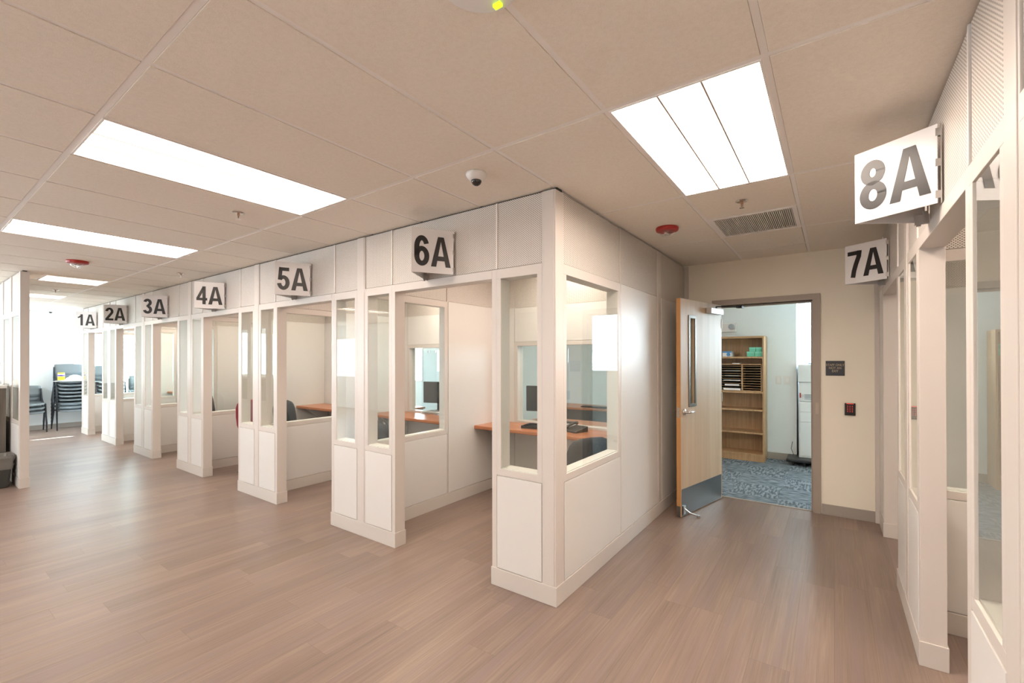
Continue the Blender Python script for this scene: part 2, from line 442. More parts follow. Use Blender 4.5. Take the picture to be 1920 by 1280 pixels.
# wall with the staff door
DX0, DX1 = -1.055, -.158
wall_with_holes('wall_staff_door', 'y', Y2, .12, X1, XE, [(DX0, DX1, 0, 2.108)], 'wall')
baseboard('baseboard_staff_door', 'y', Y2, -1, [(DX1 + .062, .318)], .10)
struct(MB().box(X1, X1 + .045, Y2 - .03, Y2, 0, TOP).build('trim_1', 'frame', bev=.002))
struct(MB().box(.318, X3, Y2 - .03, Y2, 0, TOP).build('trim_2', 'frame', bev=.002))
df = MB()
for a, b in ((DX0 - .055, DX0 + .012), (DX1 - .012, DX1 + .055)):
    df.box(a, b, Y2 - .022, Y2 + .145, 0, 2.108)
df.box(DX0 - .055, DX1 + .055, Y2 - .022, Y2 + .145, 2.108, 2.168)
df.box(DX0 + .012, DX1 - .012, Y2 + .05, Y2 + .09, 2.09, 2.108)
df.box(DX1 - .027, DX1 - .012, Y2 + .05, Y2 + .09, 0, 2.09)
dfr = struct(df.build('door_frame_1', 'metal_frame', bev=.002)); dfr.name = 'door_1'
MB().box(DX1 + .012, DX1 + .038, Y2 - .0245, Y2 - .022, .98, 1.09).build('strike_cover', mat('strike_taupe', (.46, .39, .33), .35), dfr)
struct(MB().box(DX0, DX1, Y2 + .02, Y2 + .045, 0, .006).build('trim_threshold', 'rubber'))

# ------------------------------------------------------------------ demountable partitions
def partition(name, label, org, ang, segs, thick=T, cat='partition', end0=False, end1=False):
    """local u runs along the wall, v = depth (0 = public face), segs = [(kind, width), ...]"""
    e = empty(name, (org[0], org[1], 0), ang, label, cat)
    fr, bs = MB(), MB()
    parts = []
    u = 0; V = thick; GV = .005
    for kind, wd in segs:
        a, b = u, u + wd; u = b
        if kind == 'post':
            fr.box(a, b, 0, V, 0, TOP)
            if wd > .08:
                fr.box(a + .012, b - .012, -.003, V + .003, .12, TOP)
            bs.box(a, b, -.006, V + .006, 0, .12)
        elif kind == 'stile':      # edge member that stops under the transom
            fr.box(a, b, 0, V, 0, PERF); bs.box(a, b, -.006, V + .006, 0, .12)
        elif kind == 'glass':
            fr.box(a, b, .008, V - .008, .0, LP); fr.box(a, b, 0, V, LP, GB)
            fr.box(a, a + .036, 0, V, GB, GT); fr.box(b - .036, b, 0, V, GB, GT)
            fr.box(a, b, 0, V, GT, PERF)
            parts.append(('glass_pane', MB().box(a + .03, b - .03, GV, GV + .006, GB - .004, GT + .004), 'glass', 0))
            parts.append(('glazing_sill', MB().box(a + .036, b - .036, GV + .008, V - .004, GB, GB + .006), 'strip', 0))
            parts.append(('lower_panel', MB().box(a + .004, b - .004, -.002, V + .002, .124, LP - .004), 'panel', .0015))
            parts.append(('perforated_panel', MB().box(a + .004, b - .004, .006, V - .006, PERF + .004, TOP), 'perf', 0))
            bs.box(a, b, -.006, V + .006, 0, .12)
        elif kind == 'solid':
            fr.box(a, b, .008, V - .008, 0, TOP)
            parts.append(('wall_panel', MB().box(a + .004, b - .004, -.002, V + .002, .124, PERF - .003), 'panel', .0015))
            parts.append(('perforated_panel', MB().box(a + .004, b - .004, .003, V - .003, PERF + .003, TOP), 'perf', 0))
            bs.box(a, b, -.006, V + .006, 0, .12)
        elif kind == 'service':    # staff counter window
            W0, W1 = .80, 1.68
            fr.box(a, b, .008, V - .008, 0, W0 - .02)
            fr.box(a, a + .045, -.006, V + .006, W0, W1 + .045); fr.box(b - .045, b, -.006, V + .006, W0, W1 + .045)
            fr.box(a + .045, b - .045, -.006, V + .006, W1, W1 + .045); fr.box(a, b, -.006, V + .006, W0 - .03, W0)
            fr.box(a, b, .008, V - .008, W1 + .045, TOP)
            parts.append(('lower_panel', MB().box(a + .004, b - .004, -.002, V + .002, .124, W0 - .034), 'panel', .0015))
            parts.append(('wall_panel', MB().box(a + .004, b - .004, -.002, V + .002, W1 + .049, PERF - .003), 'panel', .0015))
            parts.append(('perforated_panel', MB().box(a + .004, b - .004, .003, V - .003, PERF + .003, TOP), 'perf', 0))
            m_ = (a + b) / 2
            gl = MB()
            gl.box(a + .045, m_ - .16, V / 2 - .003, V / 2 + .003, W0, W1); gl.box(m_ + .16, b - .045, V / 2 - .003, V / 2 + .003, W0, W1)
            parts.append(('glass_pane', gl, 'glass', 0))
            bs.box(a, b, -.006, V + .006, 0, .12)
        elif kind == 'strip':
            parts.append(('cover_strip', MB().box(a, b, 0.0, V, PERF, TOP), 'strip', .001))
            fr.box(a, b, 0, V, 0, PERF); bs.box(a, b, -.006, V + .006, 0, .12)
    bs = MB().box(-.006, u + .006, -.006, V + .006, 0, .12)
    fr.build('frame', 'frame', e, bev=.0015)
    bs.build('base_trim', 'base', e, bev=.0025)
    for n_, mb, m_, bv in parts: mb.build(n_, m_, e, bev=bv)
    MB().box(0, u, .02, V - .02, TOP, H + .004).build('ceiling_track', 'dark', e)
    return e
def header(name, label, org, ang, width, thick=T):
    e = empty(name, (org[0], org[1], 0), ang, label, 'door header')
    MB().box(0.0, width, 0, thick, HDR, PERF).build('header_rail', 'frame', e, bev=.0015)
    MB().box(0.006 - .04, width + .034, .006, thick - .006, PERF + .004, TOP).build('perforated_panel', 'perf', e)
    for a in (-.047, width + .035):
        MB().box(a, a + .012, -.001, thick + .001, PERF + .003, TOP).build('cover_strip', 'strip', e, bev=.001)
    MB().box(-.04, width + .04, .02, thick - .02, TOP, H + .004).build('ceiling_track', 'dark', e)
    return e

PITCH = 1.90
FIELD = .3525
PIER = [('stile', .04), ('glass', FIELD), ('post', .113), ('glass', FIELD), ('stile', .04)]
# corner of booth 6A
partition('booth_pier', 'glazed white partition bay at the outer corner, right of doorway 6A', (-1.914, Y0), 0, [('stile', .04), ('glass', .364), ('post', .101)])
partition('corridor_partition', 'long side partition of booth 6A facing the corridor to the wood door', (X1, Y0 + .1), PI / 2,
          [('glass', .902), ('post', .012), ('solid', .90), ('post', .118), ('solid', Y2 - Y0 - .1 - 1.932)])
doors = ['6A', '5A', '4A', '3A', '2A', '1A']
for n in range(5):
    partition('booth_pier', 'glazed two-bay pier standing between doorways %s and %s' % (doors[n + 1], doors[n]), (-3.822 - n * PITCH, Y0), 0, PIER)
partition('booth_pier', 'narrow glazed pier at the far left end, left of doorway 1A', (-12.424 - .505, Y0), 0, [('post', .101), ('glass', .364), ('stile', .04)])
for n in range(6):
    header('doorway_header', 'perforated header above doorway %s' % doors[n], (-2.924 - n * PITCH, Y0), 0, 1.01)
# dividers between booths (seen faces look +x)
DIV = [('glass', .90), ('post', .012), ('solid', .894)]
for n in range(5):
    partition('divider_partition', 'cross partition with window and ledge inside, between booths %s and %s' % (doors[n + 1], doors[n]),
              (-3.335 - n * PITCH, Y0 + .1), PI / 2, DIV, .08)
partition('divider_partition', 'end cross partition with window closing booth 1A at the far left', (-12.85, Y0 + .1), PI / 2, DIV, .08)
# service walls and counters
YBK = 4.25
def screen(x, lab):
    e = empty('acrylic_screen', (x, YBK - .08, .7815), 0, lab, 'screen')
    for k in (-1, 0, 1):
        MB().box(k * .13 - .062, k * .13 + .062, -.003, .003, .012, .86).build('clear_panel', 'acrylic', e)
        MB().box(k * .13 - .05, k * .13 + .05, -.03, .03, 0, .012).build('foot', 'acrylic', e)
    for k in (-.065, .065): MB().box(k - .012, k + .012, -.006, .006, .83, .855).build('clip', 'steel', e)
def counter(x0, x1, lab):
    e = empty('counter', ((x0 + x1) / 2, 3.76, .742), 0, lab, 'counter', None)
    L = (x1 - x0) / 2
    MB().box(-L, L, 0, .478, 0, .038).build('countertop', 'cherry', e, bev=.008)
    for x in (-L + .12, L - .12):
        MB().add([(x - .015, .08, 0), (x + .015, .08, 0), (x + .015, .476, 0), (x - .015, .476, 0), (x - .015, .476, -.3), (x + .015, .476, -.3), (x + .015, .45, -.3), (x - .015, .45, -.3)],
                 [(0, 1, 2, 3), (3, 2, 5, 4), (4, 5, 6, 7), (0, 7, 6, 1), (0, 3, 4, 7), (1, 6, 5, 2)]).build('bracket', 'steel', e)
    return e
for n in range(6):
    xl = -3.335 - n * PITCH if n < 5 else -12.85
    xr = X1 - .1 if n == 0 else -3.415 - (n - 1) * PITCH
    wd = xr - xl; so = (wd - 1.40) / 2
    partition('service_wall', 'back wall of booth %s with staff service window' % doors[n], (xl, YBK), 0,
              [('solid', so), ('service', 1.40), ('solid', wd - 1.40 - so)])
    screen((xl + xr) / 2 - .12, 'clear acrylic screen standing on the counter of booth %s' % doors[n])
    counter(xl + .003, xr - .003, 'reddish brown wood counter along the back wall of booth %s' % doors[n])

# right-hand row (7A, 8A): faces look -x, so local u runs towards -y
def rp(name, lab, ystart, segs, **k): return partition(name, lab, (X3, ystart), -PI / 2, segs, **k)
rp('booth_pier', 'glazed two-bay pier standing between doorways 7A and 8A', 3.850, [('stile', .04), ('glass', .364), ('post', .115), ('glass', .364), ('stile', .04)])
rp('booth_pier', 'nearest glazed pier at the right edge, right of doorway 8A', 1.975, [('stile', .05), ('glass', .342), ('post', .115), ('glass', .342), ('stile', .05)])
rp('booth_pier', 'far right partition pier between doorway 7A and the cream wall', Y2 - .001, [('post', .10), ('solid', .243), ('stile', .04)])
rp('booth_pier', 'blank partition run behind the viewer on the right', 1.07, [('solid', 1.2), ('post', .115), ('solid', 1.2), ('post', .115), ('solid', 2.0)])
for lab, ys, wd in (('8A', 2.927, .952), ('7A', 4.849, .999)):
    header('doorway_header', 'perforated header above doorway %s' % lab, (X3, ys), -PI / 2, wd)
partition('divider_partition', 'cross partition with window and ledge between booths 7A and 8A', (X3 + .1, 3.35), 0, [('glass', .90), ('post', .012), ('solid', .90)], .08)
partition('divider_partition', 'cream end partition inside booth 7A seen through the glazing', (X3 + .1, Y2 - .06), 0, [('solid', .90), ('post', .012), ('solid', .90)], .05)
partition('divider_partition', 'cross partition on the near side of booth 8A', (X3 + .1, 1.48), 0, [('glass', .90), ('post', .012), ('solid', .90)], .08)

# left island wall
partition('island_partition', 'glazed partition with bare end post at the far left of the aisle', (-7.93 - 2.76, .913), 0,
          [('post', .10), ('glass', .575), ('post', .10), ('glass', .575), ('post', .10), ('glass', .575), ('post', .10), ('glass', .575), ('post', .06)], .075)

# ------------------------------------------------------------------ booth number signs
def stroke(mb, pts, wd, ext=.0006):
    P_ = [Vector(p) for p in pts]; L_, R_ = [], []
    for k, p in enumerate(P_):
        d0 = (p - P_[k - 1]).normalized() if k else None
        d1 = (P_[k + 1] - p).normalized() if k < len(P_) - 1 else None
        if d0 is None: d0 = d1
        if d1 is None: d1 = d0
        n0, n1 = Vector((-d0.y, d0.x)), Vector((-d1.y, d1.x)); m_ = (n0 + n1).normalized()
        q = m_ * (wd / 2 / max(.35, m_.dot(n0))); L_.append(p + q); R_.append(p - q)
    for k in range(len(P_) - 1):
        mb.rings([[(v.x, v.y, z) for v in (L_[k], R_[k], R_[k + 1], L_[k + 1])] for z in (-ext, ext)])
def arc(cx_, cy_, rx, ry, a0, a1, n=22):
    return [(cx_ + rx * math.cos(math.radians(a0 + (a1 - a0) * k / n)), cy_ + ry * math.sin(math.radians(a0 + (a1 - a0) * k / n))) for k in range(n + 1)]
def glyphs(txt, h=.213, w_=.104, sw=.0345):
    mb = MB(); total = w_ + .012 + .142; x0 = -total / 2; y0 = -h / 2; b = MB(); c = txt[0]; u = sw / 2
    def st(p, wd=sw): stroke(b, p, wd)
    if c == '8': st(arc(w_ / 2, .745 * h, w_ * .455 - u, .255 * h - u, 0, 372, 40)); st(arc(w_ / 2, .285 * h, w_ * .5 - u, .285 * h - u, 0, 372, 40))
    if c == '6': st(arc(w_ / 2, .325 * h, w_ * .5 - u, .325 * h - u, 0, 372, 40)); st(arc(w_ / 2, .5 * h + .12 * h, w_ * .5 - u, .38 * h - u, 22, 180, 24) + [(u, .33 * h)])
    if c == '7': st([(0, h - u * .95), (w_ * .90, h - u * .95)], sw * .95); st([(w_ - u * .9, h), (w_ * .80, h * .78), (w_ * .60, h * .50), (w_ * .46, h * .25), (w_ * .38, 0)], sw)
    if c == '5': st([(w_ * .16, h - u), (w_ * .95, h - u)], sw * .95); st([(w_ * .30, h), (w_ * .20, .44 * h)], sw * .88); st(arc(w_ * .49, .325 * h, w_ * .5 - u, .325 * h - u, 148, -172, 30))
    if c == '4': st([(w_ * .72, 0), (w_ * .72, h)], sw * .95); st([(0, .285 * h), (w_ * 1.02, .285 * h)], sw * .88); st([(w_ * .72, h * .97), (w_ * .10, .30 * h)], sw * .80)
    if c == '3': st(arc(w_ * .48, .745 * h, w_ * .46 - u, .255 * h - u, 165, -88, 24)); st(arc(w_ * .48, .275 * h, w_ * .5 - u, .275 * h - u, 88, -168, 26)); st([(w_ * .36, .52 * h), (w_ * .56, .52 * h)], sw * .8)
    if c == '2': st(arc(w_ * .5, .70 * h, w_ * .5 - u, .30 * h - u, 175, -35, 24) + [(w_ * .24, .17 * h), (w_ * .12, .06 * h)]); st([(0, u * .95), (w_, u * .95)], sw * .95)
    if c == '1': st([(w_ * .62, 0), (w_ * .62, h)], sw); st([(w_ * .50, .86 * h), (w_ * .34, .76 * h), (w_ * .10, .70 * h)], sw * .72)
    # letter A
    xa, wa = w_ + .012, .142
    b.prism([(xa, 0), (xa + .037, 0), (xa + wa / 2 + .0005, h * .86), (xa + wa / 2 + .0005, h), (xa + wa / 2 - .021, h)], -.0006, .0006)
    b.prism([(xa + wa, 0), (xa + wa - .037, 0), (xa + wa / 2 - .0005, h * .86), (xa + wa / 2 - .0005, h), (xa + wa / 2 + .021, h)], -.00055, .00055)
    b.box(xa + .036, xa + wa - .036, h * .20, h * .355, -.0005, .0005)
    b.v = [(x + x0, y + y0, z) for x, y, z in b.v]
    return b
def sign(txt, org, ang, gi):
    """V-shaped sign; local: x along wall, -y outwards"""
    e = empty('booth_sign', (org[0], org[1], 2.135), ang, 'white projecting V-shaped booth sign with black lettering %s' % txt, 'sign')
    A, B, P_ = Vector((-.155, -.012)), Vector((.155, -.012)), Vector((0, -.268))
    Hh = .312
    for (p, q, first) in ((P_, B, True), (A, P_, False)):
        d = (q - p).normalized(); nrm = Vector((d.y, -d.x)) * .0025; L = (q - p).length
        nn = Vector((d.y, -d.x))
        pl = MB().prism([tuple(p + nrm), tuple(q + nrm), tuple(q - nrm), tuple(p - nrm)], 0, Hh).build('sign_plate', 'sign', e, bev=.0006)
        mid = (p + q) / 2 + nn * .0038
        mw = Matrix(((d.x, 0, nn.x, mid.x), (d.y, 0, nn.y, mid.y), (0, 1, 0, Hh * .49), (0, 0, 0, 1)))
        glyphs(txt).xf(mw).build('sign_lettering', 'black', pl)
    for xx in (-.157, .140):
        MB().box(xx, xx + .017, -.004, 0, 0, Hh).build('wall_flange', 'steel', e)
        for zz in (.02, .145, .265):
            MB().box(xx, xx + .017, -.019, -.004, zz, zz + .03).build('wall_clip', 'steel', e)
    MB().box(-.135, -.120, -.05, 0, -.012, .03).box(-.133, -.122, -.045, -.028, -.02, -.012).build('wall_bracket', 'steel', e)
    return e
for n in range(6): sign(doors[n], (-2.417 - n * PITCH, Y0), 0, n)
sign('7A', (X3, 4.50), -PI / 2, 6); sign('8A', (X3, 2.497), -PI / 2, 7)

# ------------------------------------------------------------------ ceiling lights
def troffer(i, j, ln, lab):
    LM = 'lens_bright' if i == 4 and j == 1 else ('lens_booth' if j == 2 else 'lens')
    x0, y0 = gx(i), gy(j)
    if ln == 1: y0 += S
    L = S * ln; e = empty('ceiling_light', (x0 + S / 2, y0 + L / 2, H), 0, lab, 'ceiling light', 'recessed ceiling troffers')
    a, b = S / 2 - .012, L / 2 - .012; h = .05; fw_ = .008
    f = MB().box(-a, a, -b, -b + fw_, -.003, h).box(-a, a, b - fw_, b, -.003, h).box(-a, -a + fw_, -b + fw_, b - fw_, -.003, h).box(a - fw_, a, -b + fw_, b - fw_, -.003, h)
    f.box(-a, a, -b, b, h, h + .01); f.build('housing', 'tee', e)
    c = .085
    for s_ in (-1, 1):
        prof = []
        n = 10
        for k in range(n + 1):
            t_ = k / n; x = s_ * (c + .006 + t_ * (a - fw_ - c - .007)); z = .010 + .030 * math.sin(PI * (.15 + .75 * t_))
            prof.append((x, z))
        vs = [(x, y, z) for y in (-b + fw_ + .001, b - fw_ - .001) for x, z in prof]
        m_ = n + 1
        MB().add(vs, [(k, k + 1, m_ + k + 1, m_ + k) for k in range(n)]).build('diffuser', LM, e)
    MB().box(-c + .003, c - .003, -b + fw_ + .001, b - fw_ - .001, .004, .012).build('centre_diffuser', LM, e)
    r = MB()
    for x in (-c, c): r.box(x - .004, x + .004, -b + fw_, b - fw_, -.003, .03)
    r.build('rib', 'rib', e)
    return e
LN = {(0, 0): 'long bright ceiling light nearest on the left, lengthwise above the aisle', (-4, 0): 'second bright ceiling light from the viewer on the left side',
      (4, 1): 'bright ceiling light with two dark ribs in front of sign 8A'}
for (i, j) in sorted(full):
    troffer(i, j, 2, LN.get((i, j), 'unseen ceiling light added outside the aisle view'))
troffer(-9, 0, 1, 'small square ceiling light above and beyond the left end post'); troffer(-13, 0, 1, 'farthest ceiling light, half hidden by the left end post'); troffer(7, 2, 1, 'ceiling light inside booth 7A')

# ------------------------------------------------------------------ ceiling devices
def strobe(x, y, lab):
    e = empty('fire_strobe', (x, y, H), 0, lab, 'fire alarm strobe', None)
    MB().lathe([(.088, 0), (.090, -.012), (.086, -.026), (.07, -.032), (.0, -.032)][::-1], n=36).build('body', 'red', e, smooth=False, bev=.001)
    MB().lathe([(.062, -.0325), (.055, -.05), (.035, -.066), (.012, -.072), (0, -.072)], n=28).build('lens', 'clear', e, smooth=True)
    MB().box(-.02, .02, -.01, .01, -.058, -.033).box(-.004, .004, -.03, .03, -.05, -.034).build('flash_tube', 'chrome', e)
strobe(-1.108, 3.60, 'red fire alarm strobe with clear lens near the corner of booth 6A')
strobe(-6.705, 1.18, 'red fire alarm strobe with clear lens far left above the aisle')
def sprinkler(x, y, lab):
    e = empty('sprinkler_head', (x, y, H), 0, lab, 'sprinkler', None)
    MB().lathe([(.040, 0), (.041, -.003), (.030, -.009), (.016, -.010), (0, -.010)], n=24).build('escutcheon', 'chrome', e)
    MB().lathe([(.009, -.0), (.009, -.022), (.004, -.024), (.004, -.04), (0, -.04)], n=12).build('bulb', 'brass', e)
    MB().tube([(-.008, 0, -.02), (-.011, 0, -.033), (0, 0, -.047)], .002, 6).tube([(.008, 0, -.02), (.011, 0, -.033), (0, 0, -.047)], .002, 6).lathe([(.016, -.047), (.016, -.049), (0, -.05)], n=14).build('deflector', 'chrome', e)
sprinkler(-.503, 3.27, 'chrome sprinkler head on the tile before the vent grille')
sprinkler(-3.541, 1.45, 'chrome sprinkler head beside the nearest left ceiling light')
sprinkler(-6.616, 2.07, 'small sprinkler head in front of signs 3A and 4A')
sprinkler(-9.741, 1.477, 'tiny distant sprinkler head between the two farthest lights')
def camdome(x, y, lab, k=1):
    e = empty('security_camera', (x, y, H), 0, lab, 'security camera', None)
    MB().lathe([(.058, 0), (.060, -.008), (.056, -.020), (.044, -.034), (.032, -.042), (0, -.042)], n=32).build('housing', 'whitep', e, smooth=True)
    MB().lathe([(.030, -.040), (.030, -.048), (.024, -.060), (.012, -.069), (0, -.071)], n=24).build('dome', 'dome', e, smooth=True)
    MB().lathe([(.004, 0), (.004, .003), (0, .003)], (-.03, -.034, -.02), 8).build('screw', 'darkmetal', e)
camdome(-1.681, 1.92, 'white dome security camera on ceiling in front of sign 6A')
camdome(-13.786, 2.02, 'distant dome security camera by the far end wall')
e = empty('vent_grille', (gx(4) + S / 2, gy(2) + S * 1.5, H), 0, 'square slatted return vent in the ceiling before the cream wall', 'vent')
a = S / 2 - .013
MB().box(-a, a, -a, -a + .03, -.002, .01).box(-a, a, a - .03, a, -.002, .01).box(-a, -a + .03, -a + .03, a - .03, -.002, .01).box(a - .03, a, -a + .03, a - .03, -.002, .01).build('frame', 'tee', e)
MB().box(-a, a, -a, a, .02, .025).build('backing', 'ventgap', e)
sl = MB()
for k in range(42):
    x = -a + .036 + k * (2 * a - .072) / 41; sl.box(x - .0032, x + .0032, -a + .03, a - .03, .0, .018)
sl.build('slats', 'vent', e)
e = empty('ceiling_fixture', (-.80, .925, H), 0, 'white ceiling fixture with lime glow cut off at the top edge', 'exit fixture')
MB().lathe([(.12, .0), (.125, -.012), (.115, -.022), (0, -.022)], n=40).build('canopy', 'whitep', e, bev=.002)
MB().box(-.02, .005, .085, .10, -.03, -.02).build('indicator', 'green', e)

# ------------------------------------------------------------------ wood door
tip = Vector((-1.206, 4.327)); hng = Vector((-1.008, 5.190))
dv = (hng - tip); DL = dv.length; ang = math.atan2(dv.y, dv.x)
e = empty('door_leaf', (tip.x, tip.y, .008), ang, 'open maple veneer door with narrow vision panel and steel kick plate', 'door')
TH = .045; DH = 2.10
b = MB(); w0, w1, wz0, wz1 = .17, .29, 1.06, 1.93
# local: x along leaf from tip, +y is towards the corridor side wall (-x world)
b.box(.002, w0, 0, TH, 0, DH).box(w1, DL, 0, TH, 0, DH).box(w0, w1, 0, TH, 0, wz0).box(w0, w1, 0, TH, wz1, DH)
b.build('leaf', 'maple', e)
MB().box(-.002, .002, .001, TH - .001, 0, DH).build('edge_band', 'maple_edge', e)
v = MB()
for yy in (-.007, TH - .003):
    v.box(w0 - .018, w0 + .012, yy, yy + .010, wz0 - .018, wz1 + .018).box(w1 - .012, w1 + .018, yy, yy + .010, wz0 - .018, wz1 + .018)
    v.box(w0 + .012, w1 - .012, yy, yy + .010, wz0 - .018, wz0 + .012).box(w0 + .012, w1 - .012, yy, yy + .010, wz1 - .012, wz1 + .018)
vf = v.build('vision_frame', mat('bronze_frame', (.16, .14, .12), .35, .7), e, bev=.001)
MB().box(w0, w1, TH / 2 - .003, TH / 2 + .003, wz0, wz1).build('vision_glass', 'glass', e)
MB().box(.012, DL - .02, -.0025, 0, .005, .262).build('kick_plate', 'kick', e)
MB().box(-.0035, -.002, .004, TH - .004, 0.0, .10).build('edge_guard', 'kick', e)
def lever(side):
    y0 = 0 if side < 0 else TH; s_ = -1 if side < 0 else 1
    m_ = MB().lathe([(.032, 0), (.032, s_ * .006), (.026, s_ * .010), (.012, s_ * .012), (.011, s_ * .045), (0, s_ * .045)], (.065, y0, 1.00), 24, 'Y')
    m_.tube([(.065, y0 + s_ * .043, 1.0), (.085, y0 + s_ * .050, 1.0), (.13, y0 + s_ * .05, .999), (.178, y0 + s_ * .046, .997), (.186, y0 + s_ * .03, .997)], [.011, .011, .0095, .009, .008], 12)
    return m_.build('lever_handle', 'chrome', e, smooth=True)
lever(-1); lever(1)
MB().box(-.004, -.002, .008, TH - .008, .95, 1.05).box(-.012, -.003, .014, .030, .985, 1.01).build('latch_plate', 'chrome', e)
cl = MB().box(.52, .80, -.062, -.004, 1.985, 2.045).build('door_closer', mat('closer_silver', (.55, .55, .55), .35, .5), e, bev=.004)
# closer arm up to the frame head (door child; in leaf coordinates)
inv = Matrix.Rotation(-ang, 4, 'Z') @ Matrix.Translation((-tip.x, -tip.y, -.008))
pA = Vector((.70, -.03, 2.05)); pB = inv @ Vector((-.83, Y2 + .02, 2.085)); pE = inv @ Vector((-.90, Y2 - .10, 2.078))
arm = MB().tube([pA, pA + Vector((0, 0, .02))], .01, 10).tube([pA + Vector((0, 0, .018)), pE], .007, 8).tube([pE, pB], .007, 8)
q = pB; arm.box(q.x - .03, q.x + .03, q.y - .03, q.y + .03, q.z - .012, q.z + .012)
arm.build('closer_arm', 'darkmetal', e)
ds = MB().box(.03, .07, -.012, -.0025, .02, .10).tube([(.05, -.012, .07), (.075, -.05, .035), (.12, -.10, .012)], [.008, .008, .007], 8)
ds.lathe([(.014, 0), (.014, .022), (0, .022)], (.13, -.112, -.006), 12)
ds.build('door_stop', 'steel', e, smooth=False)
for zz in (.25, 1.05, 1.85): MB().lathe([(.007, 0), (.007, .10), (0, .10)], (DL + .004, .0, zz), 12).build('hinge', 'steel', e)

# wall signs
e = empty('staff_sign', (.0145, Y2, 1.43), 0, 'dark slate sign reading STAFF ONLY NOT AN EXIT on cream wall', 'sign')
pl = MB().box(-.076, .076, -.008, 0, -.072, .072).build('sign_plate', 'slate', e, bev=.003)
mw = Matrix(((1, 0, 0, 0), (0, 0, -1, -.0085), (0, 1, 0, .0), (0, 0, 0, 1)))
text_mesh('sign_lettering', 'STAFF ONLY\nNOT AN\nEXIT', .031, 'goldtxt', pl, mw @ Matrix.Translation((0, .002, 0)), off=.0004, ext=.0005, sx=.83)
e = empty('keypad', (.130, Y2, 1.04), 0, 'black access keypad with glowing red keys below the slate sign', 'keypad')
MB().box(-.042, .042, -.022, 0, -.058, .058).build('case', 'blackp', e, bev=.004)
MB().box(-.028, .028, -.0235, -.018, .050, .0575).build('status_light', 'ledred', e)
ks = MB()
for r_ in range(4):
    for c_ in range(3):
        x, z = -.018 + c_ * .018, .030 - r_ * .017
        ks.box(x - .0030, x + .0030, -.0235, -.0215, z - .0042, z + .0042)
kk = ks.build('key_legends', 'ledred', e)

# ------------------------------------------------------------------ back room
BX0, BX1, BY0, BY1, BH = -1.78, -.835, 7.30, 7.66, 1.86
e = empty('bookcase', ((BX0 + BX1) / 2, BY0, 0), 0, 'tall oak bookcase with five shelves seen through the open door', 'bookcase')
hw = (BX1 - BX0) / 2; D = BY1 - BY0; t_ = .022
for x in (-hw, hw - t_): MB().box(x, x + t_, 0, D, 0, BH).build('side_panel', 'oak', e, bev=.001)
MB().box(-hw + t_, hw - t_, 0, D, BH - .03, BH).build('top_panel', 'oak', e, bev=.001)
MB().box(-hw + t_, hw - t_, D - .012, D - .002, .08, BH - .03).build('back_panel', 'oak', e)
MB().box(-hw + t_, hw - t_, .01, .03, 0, .085).build('plinth', 'oak', e)
SH = [.085, .405, .745, 1.01, 1.53]
for z in SH: MB().box(-hw + t_, hw - t_, .004, D - .012, z, z + .024).build('shelf', 'oak', e, bev=.001)
# mail sorter
sx0, sx1, sz0, sz1 = -1.62, -.868, 1.036, 1.445
e = empty('mail_sorter', ((sx0 + sx1) / 2, BY0 + .02, sz0), 0, 'wooden two-column paper sorter standing on the bookcase shelf', 'sorter')
hw = (sx1 - sx0) / 2; hh = sz1 - sz0
MB().box(-hw, hw, 0, .29, 0, .012).box(-hw, hw, 0, .29, hh - .014, hh).box(-hw, -hw + .012, 0, .29, .012, hh - .014).box(hw - .012, hw, 0, .29, .012, hh - .014).box(-.004 + .106, .014 + .106, 0, .29, .012, hh - .014).build('case', 'oak', e)
MB().box(-hw + .012, hw - .012, .27, .285, .012, hh - .014).build('back_panel', 'dark', e)
dd = MB()
for k in range(1, 11): zz = hh * k / 11; dd.box(.12, hw - .012, .004, .27, zz, zz + .005)
for k in range(1, 11): zz = hh * k / 11; dd.box(-hw + .012, .102, .004, .27, zz, zz + .004)
dd.build('divider_shelves', 'oak', e)
for k, (z, t) in enumerate(((.012, .028), (hh * 2 / 11 + .005, .022), (hh * 4 / 11 + .005, .012), (hh * 6 / 11 + .004, .006), (hh * 8 / 11 + .004, .005))):
    tag(MB().box(-1.244 - .15 + (k % 2) * .02, -1.244 + .09 - (k % 2) * .02, BY0 + .015 - .004 * (k % 3), BY0 + .24, sz0 + z, sz0 + z + t).build('paper_stack', 'paper'),
        'white paper stack in the left column of the wooden sorter, %s' % ['in the bottom slot', 'second pile from the bottom', 'third pile from the bottom', 'fourth thin pile', 'topmost thin sheet pile'][k], 'paper', 'paper piles in the sorter')
z = SH[4] + .024
for k, (x, zz, wd) in enumerate(((-1.02, 0, .105), (-.912, 0, .098), (-.995, .077, .085), (-.908, .077, .078))):
    o = empty('mint_box', (x, BY0 + .05, z + zz), 0, 'mint green carton on the top shelf of the bookcase, ' + ['lower left', 'lower right', 'upper left', 'upper right'][k], 'box', 'mint green cartons')
    MB().box(-wd / 2, wd / 2, 0, .2, 0, .073 if zz == 0 else .06).build('carton', 'mint', o, bev=.002)
    MB().box(-wd / 2 - .0012, wd / 2 + .0012, -.0012, .12, (.05 if zz == 0 else .04), (.076 if zz == 0 else .063)).build('lid', mat('mint_lid', (.22, .66, .48), .6), o)
o = empty('tissue_box', (-1.345, BY0 + .04, z), 0, 'blue and white patterned tissue box on the top shelf', 'box')
MB().box(-.065, .065, 0, .22, 0, .085).build('carton', 'paper', o, bev=.002)
MB().lathe([(.028, 0), (.028, -.001), (0, -.001)], (.02, -.0005, .035), 20, 'Y').box(-.065, .065, -.001, .0, .06, .085).build('print', 'blue', o)
